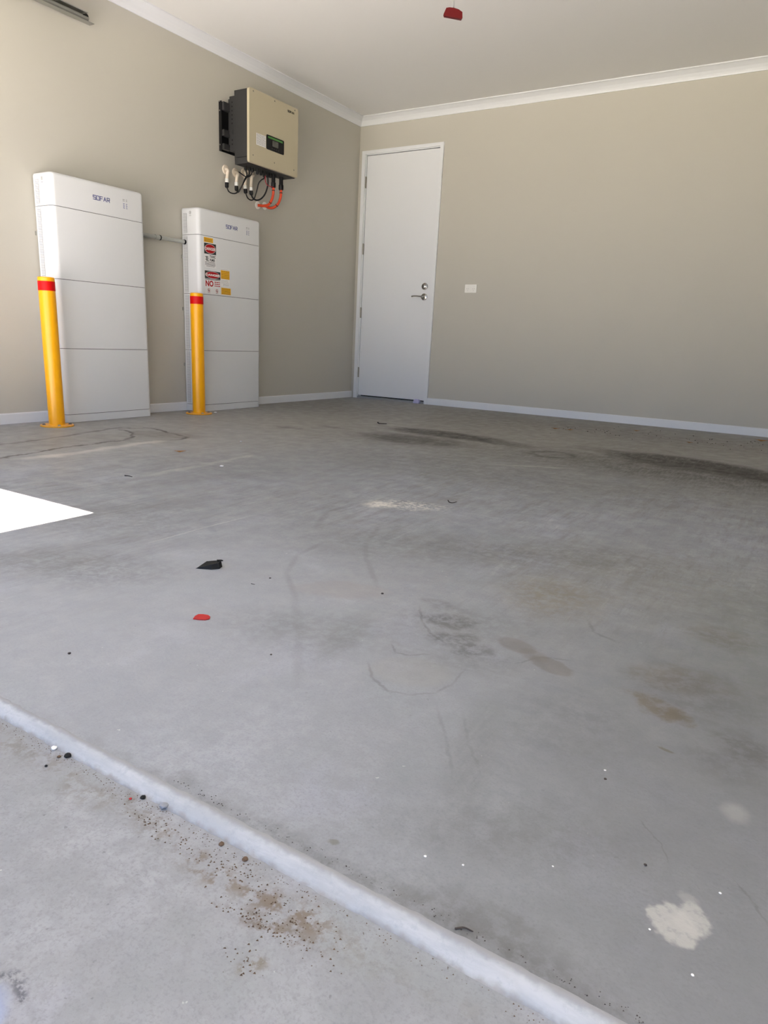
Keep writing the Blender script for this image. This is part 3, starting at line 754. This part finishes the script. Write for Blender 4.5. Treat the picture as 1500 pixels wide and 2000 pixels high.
# glands under the casing
for (x, y, zt_, zb) in ((.150, -1.845, 1.905, 1.857), (.150, -1.803, 1.905, 1.862), (.160, -1.777, 1.905, 1.859), (.170, -1.728, 1.9, 1.849), (.170, -1.684, 1.9, 1.852),
                        (.170, -1.646, 1.9, 1.846), (.170, -1.602, 1.9, 1.850), (.170, -1.569, 1.9, 1.855)):
    bm = lathe(nbm(), [(.0105, zt_-1.0), (.0105, zb+.020-1.0), (.0125, zb+.018-1.0), (.0125, zb+.006-1.0), (.008, zb-1.0)], (x, y, 1.0), 'z', 14)
    ip('cable_gland', bm, BLACK, smooth=True)
for y in (-1.530, -1.430):
    bm = lathe(nbm(), [(.0165, .905), (.0165, .830), (.0200, .826), (.0205, .795), (.016, .788)], (.17, y, 1.0), 'z', 20)
    ip('power_connector', bm, BLACK, smooth=True)

# cream elbows coming out of the wall
def elbow(p, gt, gb, label):
    t = thing('conduit_elbow', label, 'conduit elbow', p, 'conduit elbows below the inverter')
    bm = lathe(nbm(), [(.034, 0), (.034, .004), (.031, .008), (.016, .010)], (0, 0, 0), 'x', 28)
    obj('wall_flange', bm, CREAM, t, smooth=True)
    g1 = Vector(gt)-Vector(p); g2 = Vector(gb)-Vector(p)
    obj('elbow_pipe', tube(nbm(), spline([(.004, 0, 0), (.022, -.004, -.002), (g1.x-.006, -.014, -.016), (g1.x, g1.y*.8, -.040), tuple(g1)], 6), .0125, 16), CREAM, t, smooth=True)
    d = (g2-g1); m1 = g1+d*.42
    obj('lock_nut', tube(nbm(), [tuple(g1), tuple(g1+d*.05), tuple(m1)], .0150, 10), SILV, t)
    obj('cable_gland', tube(nbm(), [tuple(m1), tuple(g1+d*.9), tuple(g2)], lambda s: .0150 if s < .8 else .010, 16), BLACK, t, smooth=True)
elbow((0, -1.918, 1.861), (.05, -1.954, 1.784), (.05, -1.955, 1.718), 'leftmost cream conduit elbow below the inverter')
elbow((0, -1.806, 1.860), (.05, -1.846, 1.779), (.05, -1.844, 1.716), 'second cream conduit elbow from the left below the inverter')
elbow((0, -1.703, 1.878), (.05, -1.743, 1.776), (.05, -1.735, 1.716), 'third cream conduit elbow from the left, behind crossing black cables')
elbow((0, -1.632, 1.885), (.06, -1.683, 1.771), (.06, -1.677, 1.714), 'rightmost cream conduit elbow below the inverter')
def cable(name, pts, r, m, label, cat='cable', grp=None):
    o = obj(name, tube(nbm(), spline(pts, 7), r, 10), m, smooth=True); place(o, pts[0]); tag(o, label, cat, grp); return o
cable('black_cable', [(.05, -1.955, 1.722), (.06, -1.943, 1.693), (.08, -1.918, 1.682), (.09, -1.881, 1.695), (.12, -1.866, 1.733), (.14, -1.846, 1.795), (.15, -1.832, 1.828), (.15, -1.845, 1.859)], .0048, BLACK, 'black cable sagging from the leftmost elbow up to the inverter', grp='black cables')
cable('black_cable', [(.05, -1.844, 1.720), (.07, -1.842, 1.708), (.10, -1.826, 1.764), (.13, -1.817, 1.812), (.15, -1.806, 1.836), (.15, -1.803, 1.864)], .0052, BLACK, 'short black cable rising from the second elbow to the inverter', grp='black cables')
cable('black_cable', [(.008, -1.794, 1.868), (.05, -1.806, 1.858), (.08, -1.797, 1.838), (.11, -1.783, 1.825), (.145, -1.782, 1.836), (.16, -1.777, 1.861)], .0045, BLACK, 'black cable looping out of the second wall flange to the inverter', grp='black cables')
cable('black_cable', [(.05, -1.735, 1.720), (.06, -1.721, 1.684), (.08, -1.700, 1.671), (.09, -1.674, 1.690), (.12, -1.676, 1.753), (.14, -1.680, 1.796), (.16, -1.666, 1.824), (.17, -1.650, 1.835), (.17, -1.646, 1.848)], .0048, BLACK, 'black cable looping from the third elbow up to the inverter', grp='black cables')
cable('black_cable', [(.06, -1.677, 1.718), (.07, -1.670, 1.692), (.09, -1.648, 1.679), (.11, -1.614, 1.695), (.14, -1.597, 1.735), (.16, -1.589, 1.797), (.17, -1.600, 1.853)], .0062, BLACK, 'thick black cable looping from the rightmost elbow up to the inverter', grp='black cables')
for dy, lb in ((0, 'thin dark red wire hanging beside the thick black cable loop'),):
    cable('red_wire', [(.186, -1.650, 1.852), (.19, -1.656, 1.820), (.19, -1.637, 1.793), (.188, -1.588, 1.786), (.186, -1.548, 1.792)], .0030, DKRED, lb)
for (pp, lb) in (([(.17, -1.529, 1.792), (.168, -1.529, 1.738), (.14, -1.519, 1.694), (.10, -1.511, 1.666), (.05, -1.518, 1.660), (.006, -1.532, 1.664)], 'orange cable curving from the left connector into the left wall grommet'),
                 ([(.17, -1.430, 1.792), (.165, -1.429, 1.736), (.13, -1.420, 1.688), (.09, -1.425, 1.661), (.05, -1.438, 1.657), (.006, -1.443, 1.675)], 'orange cable curving from the right connector into the right wall grommet')):
    t = thing('orange_cable', lb, 'cable', pp[0], 'orange cables')
    sp = spline(pp, 8)
    off(obj('sheath', tube(nbm(), sp, .0108, 14), ORANGE, smooth=True), t)
    for i in (3, 18):
        off(obj('cable_tie', tube(nbm(), [sp[i], sp[i+1]], .0125, 14), BLACK, smooth=True), t)
for (y, z, lb) in ((-1.532, 1.664, 'left white wall grommet around an orange cable'), (-1.443, 1.675, 'right white wall grommet around an orange cable')):
    o = obj('wall_grommet', lathe(nbm(), [(.031, 0), (.031, .003), (.027, .007), (.014, .008), (.013, .004)], (0, 0, 0), 'x', 28), OUTW, smooth=True)
    o.location = (0, y, z); tag(o, lb, 'grommet', 'white wall grommets')

# ------------------------------------------------------------------ garage door gear
trk = thing('door_track', 'grey steel garage door track high on the left wall', 'door track', (.05, -3.2, 2.43))
prof = [(.0, .024), (.048, .024), (.050, .018), (.048, .018), (.046, .0215), (.0025, .0215), (.0025, -.0215), (.040, -.0215), (.052, -.016), (.056, -.006), (.058, -.007), (.054, -.018), (.041, -.0245), (.0, -.0245)]
bm = prism(nbm(), prof, lambda u, v, h: Vector((.048+u, h, 2.442+v)), -5.72, -3.205)
off(obj('rail', bm, GALV), trk)
off(obj('angle_lip', B((.052, -5.72, 2.4155), (.100, -3.165, 2.4172)), GALV), trk)
off(obj('roller_stop', tube(nbm(), [(.052, -3.215, 2.441), (.094, -3.215, 2.441)], .015, 16), RUBBER, smooth=True), trk)
for y in (-5.2, -3.9):
    bm = nbm(); box(bm, (.0, y, 2.44), (.05, y+.03, 2.444)); box(bm, (.0, y, 2.44), (.004, y+.03, 2.50))
    off(obj('wall_strap', bm, GALV), trk)
sec = thing('sectional_door', 'raised sectional garage door parked under the ceiling', 'garage door', (2.9, -4.8, 2.42))
for k in range(4):
    y = -5.76+k*.50
    off(obj('door_panel', B((.125, y, 2.41), (5.08, y+.494, 2.45)), DOORP, bevel=.006), sec)
op = thing('door_opener', 'garage door opener rail and motor under the ceiling', 'door opener', (2.517, -2.6, 2.56))
off(obj('rail', B((2.502, -5.75, 2.545), (2.532, -2.75, 2.575)), GALV), op)
off(obj('motor_housing', B((2.38, -2.88, 2.50), (2.65, -2.50, 2.62)), OUTW, bevel=.02, smooth=True), op)
off(obj('trolley', B((2.490, -3.09, 2.525), (2.544, -2.99, 2.547)), BLACK, bevel=.004), op)
off(obj('hanger', B((2.50, -2.70, 2.62), (2.53, -2.67, 2.70)), GALV), op)
# emergency release handle
hz = 2.1
rh = thing('release_handle', 'red emergency release handle hanging on a cord from the ceiling', 'release handle', (2.517, -3.036, hz))
vd = Vector((math.cos(.57), math.sin(.57), 0))
pl = [(-.041, -.020), (.041, -.020), (.045, -.014), (.041, .012), (.022, .021), (0, .024), (-.022, .022), (-.036, .017), (-.045, -.012)]
nd = Vector((-vd.y, vd.x, 0))
bm = prism(nbm(), pl, lambda u, v, h: vd*u*1.0+Vector((0, 0, v*.86-.002*u/.04))+nd*h, -.011, .011)
obj('grip', bm, REDP, rh, bevel=.004, smooth=True).rotation_euler = (0, .08, 0)
obj('cord', tube(nbm(), spline([(0, 0, .018), (-.001, 0, .06), (.002, 0, .10), (.001, 0, .25), (0, 0, .424)], 5), .0032, 8), INKG, rh, smooth=True)

# ------------------------------------------------------------------ litter on the slab
def scrap(name, pts, th, m, loc, rot, label, cat, lift=0.0, grp=None, bend=0.0):
    bm = prism(nbm(), pts, lambda u, v, h: Vector((u, v, h+lift+bend*(u*u))), 0.0003, th)
    o = obj(name, bm, m, bevel=min(th*.3, .0012)); o.location = loc; o.rotation_euler = rot; tag(o, label, cat, grp); return o
# black folded piece, resting with one side lifted
t = thing('rubber_scrap', 'pointed black piece of rubber lying on the concrete', 'scrap', (2.979, -5.141, 0))
ca, sa = math.cos(.57), math.sin(.57)
def cu(u, v, h): return Vector((u*ca-v*sa, u*sa+v*ca, h))
bm = nbm()
low = [(-.034, -.010), (.010, -.014), (.030, -.006), (.034, .014), (.012, .030), (-.006, .020)]
hi = [(-.030, -.008, .002), (.012, -.010, .014), (.028, -.002, .017), (.031, .014, .018), (.012, .028, .013), (-.010, .022, .012)]
A = [bm.verts.new(cu(u, v, .0005)) for u, v in low]; C = [bm.verts.new(cu(*q)) for q in hi]
for k in range(6): bm.faces.new((A[k], A[(k+1) % 6], C[(k+1) % 6], C[k]))
bm.faces.new(A); bm.faces.new(C)
obj('body', bm, RUBBER, t, bevel=.0012)
bm = nbm(); prism(bm, [(.022, .010), (.036, .016), (.030, .022), (.018, .020)], lambda u, v, h: cu(u, v, h+.0), .016, .0185)
obj('loose_flap', bm, RUBBER, t)
scrap('red_scrap', [cu(u, v, 0)[:2] for u, v in ((-.0160, -.010), (-.004, -.013), (.012, -.013), (.0195, -.006), (.019, .004), (.013, .013), (.000, .017), (-.010, .016), (-.015, .006))], .0025, REDS, (3.214, -5.400, 0), (0, 0, 0), 'small flat red piece of plastic on the concrete', 'scrap')
def twig(pts, r, loc, label, cat='twig'):
    o = obj('twig', tube(nbm(), spline(pts, 5), lambda t: r*(1-.5*t), 7), TWIG); o.location = loc; tag(o, label, cat); return o
twig([(-.02, -.01, .012), (-.012, 0, .003), (.02, .01, .003), (.045, .018, .004)], .0045, (1.532, -1.882, 0), 'dark hooked twig on the floor in front of the white door')
twig([(-.016, .008, .006), (-.004, -.002, .002), (.010, .000, .002), (.022, .010, .006)], .0022, (3.126, -3.950, 0), 'thin dark bent twig at the right end of the pale splash')
twig([(-.008, -.004, .001), (0, .002, .0022), (.010, .004, .001)], .0012, (4.062, -5.846, 0), 'tiny dark curled twig right beside the pale joint')
twig([(-.02, 0, .002), (0, .004, .003), (.02, .006, .002)], .0028, (1.845, -4.483, 0), 'short dark twig beyond the sunlit patch')
twig([(-.004, .002, .001), (.001, .000, .0018), (.007, .003, .001)], .0009, (3.155, -5.165, 0), 'thin curved hair-like twig right of the black rubber piece')
LF = [(-.030, 0), (-.018, .007), (.0, .010), (.018, .006), (.030, .001), (.016, -.007), (-.004, -.008), (-.020, -.005)]
def leaf_(loc, s, rz, label):
    o = obj('dry_leaf', prism(nbm(), [(a*s, b*s) for a, b in LF], lambda u, v, h: Vector((u, v, h+.006*math.sin((u/s)*60)**2*s)), .0005, .0022), LEAF)
    o.location = loc; o.rotation_euler = (0, 0, rz); tag(o, label, 'leaf', 'dry leaves'); return o
leaf_((1.513, -3.875, 0), 1.0, .9, 'brown dry leaf in the open floor right of the bollards')
leaf_((2.602, -.996, 0), 1.1, .1, 'left of two brown leaves lying close together near the back wall')
leaf_((2.706, -.962, 0), .9, .6, 'right of two brown leaves lying close together near the back wall')
leaf_((3.117, -.542, 0), .8, .2, 'brown leaf closest to the baseboard in the middle of the back wall')
leaf_((3.575, -.973, 0), .8, -.3, 'brown leaf in front of the back wall, beyond the darkest stain')
leaf_((3.993, -.366, 0), 1.7, 0, 'largest brown leaf, near the baseboard at the right edge')
def pebble(loc, r, m, label, cat='pebble', grp=None, name='pebble', sq=.6):
    bm = nbm(); bmesh.ops.create_icosphere(bm, subdivisions=2, radius=r)
    for v in bm.verts: v.co *= random.uniform(.82, 1.12); v.co.z = v.co.z*sq
    o = obj(name, bm, m); o.location = (loc[0], loc[1], loc[2]+r*sq*.75); o.rotation_euler = (0, 0, random.uniform(0, 3)); tag(o, label, cat, grp); return o
ZD = -.014
pebble((3.390, -5.884, ZD), .0048, CHIP, 'white pebble against the pale joint at the left', name='pebble')
pebble((3.424, -5.8845, ZD), .0055, RUBBER, 'larger black pebble right of the white pebble at the joint')
pebble((3.415, -5.893, ZD), .0030, GRIT, 'small brown pebble just right of the larger black pebble')
pebble((3.420, -5.918, ZD), .0022, RUBBER, 'tiny black pebble alone on the driveway, left side')
pebble((3.592, -5.8845, ZD), .0040, RUBBER, 'black pebble at the joint above a red crumb')
pebble((3.580, -5.896, ZD), .0022, REDS, 'tiny red crumb on the driveway beside the joint')
pebble((3.632, -5.882, ZD+.002), .0060, mat('grey_stone', (.25, .26, .28), .8), 'grey pebble lodged in the pale joint')
pebble((3.745, -5.889, ZD), .0038, GRIT, 'brown pebble at the joint, left of the brown grit')
pebble((3.788, -5.892, ZD), .0040, GRIT, 'brown pebble at the joint, amid the brown grit')
WH = 'white specks on the slab'
for (x, y, r, lb) in ((3.975, -5.770, .0020, 'brightest white chip near the middle of the joint'), (4.020, -5.756, .0016, 'faint white chip right of the brightest chip'),
                      (4.112, -5.693, .0013, 'tiny white chip left of the pale patch of filler'), (4.291, -5.619, .0018, 'white chip up and right of the pale patch of filler'),
                      (4.281, -5.761, .0018, 'white chip below the pale patch of filler'), (4.113, -5.447, .0020, 'white chip beside a dark speck on the right half of the floor'),
                      (4.232, -5.725, .0014, 'white chip at the left of the pale patch of filler'), (1.47, -3.36, .008, 'white chip on the floor beyond the brown leaf'),
                      (1.95, -4.02, .010, 'white flat chip in the floor left of centre'), (4.30, -4.62, .006, 'white chip near the right edge of the floor')):
    pebble((x, y, 0), r, CHIP, lb, 'chip', WH, 'white_chip', .35)
for (x, y, r, lb) in ((3.146, -5.685, .0034, 'dark crumb alone on the slab at the left edge'), (3.451, -5.011, .0036, 'dark crumb in the middle of the floor'),
                      (3.457, -5.449, .0024, 'small dark crumb left of the faint ring mark'), (4.207, -5.623, .0022, 'dark crumb left above the pale patch of filler'),
                      (4.119, -5.470, .0022, 'dark speck beside a white chip on the right half of the floor'), (3.16, -5.10, .0030, 'dark crumb right of the black rubber piece')):
    pebble((x, y, 0), r, TWIG, lb, 'crumb', 'dark crumbs on the slab', 'dirt_crumb', .5)
pebble((.300, -2.375, 0), .012, OUTW, 'white plaster crumb beside the base of the farther bollard', 'chip', WH, 'white_chip', .5)
# uncountable grit along the joint
bm = nbm()
def grain(x, y, r):
    v = [bm.verts.new((x+r*a, y+r*b, ZD+r*c+.0002)) for a, b, c in ((1, 0, 0), (-.4, .9, 0), (-.6, -.8, 0), (random.uniform(-.2, .2), 0, random.uniform(.5, 1)))]
    for q in ((0, 1, 2), (0, 1, 3), (1, 2, 3), (0, 2, 3)): bm.faces.new([v[i] for i in q])
for _ in range(420):
    x = random.uniform(2.9, 4.2); y = -5.8845-abs(random.gauss(0, .009)); grain(x, y, random.uniform(.0005, .0013))
for (cx, cy, sx_, sy_, n_) in ((3.80, -5.915, .06, .008, 130), (3.86, -5.955, .045, .006, 90), (3.90, -5.94, .03, .015, 60), (3.885, -6.0, .012, .008, 30), (3.66, -5.915, .04, .008, 60)):
    for _ in range(n_): grain(random.gauss(cx, sx_), min(-5.8835, random.gauss(cy, sy_)), random.uniform(.0006, .0019))
gr = obj('grit', bm, GRIT); gr['kind'] = 'stuff'; tag(gr, 'brown grit and dirt scattered along the pale joint on the driveway', 'grit')
bm = nbm(); ZD = 0.0
for _ in range(140):
    x = random.uniform(3.6, 4.25); grain(x, YF+.012+abs(random.gauss(0, .006)), random.uniform(.0005, .0013))
for _ in range(90): grain(random.uniform(2.6, 4.4), -.75+random.gauss(0, .22)*.9, random.uniform(.003, .007))
gr = obj('dust', bm, TWIG); gr['kind'] = 'stuff'; tag(gr, 'fine dark dust on the slab beside the joint and near the back wall', 'dust')
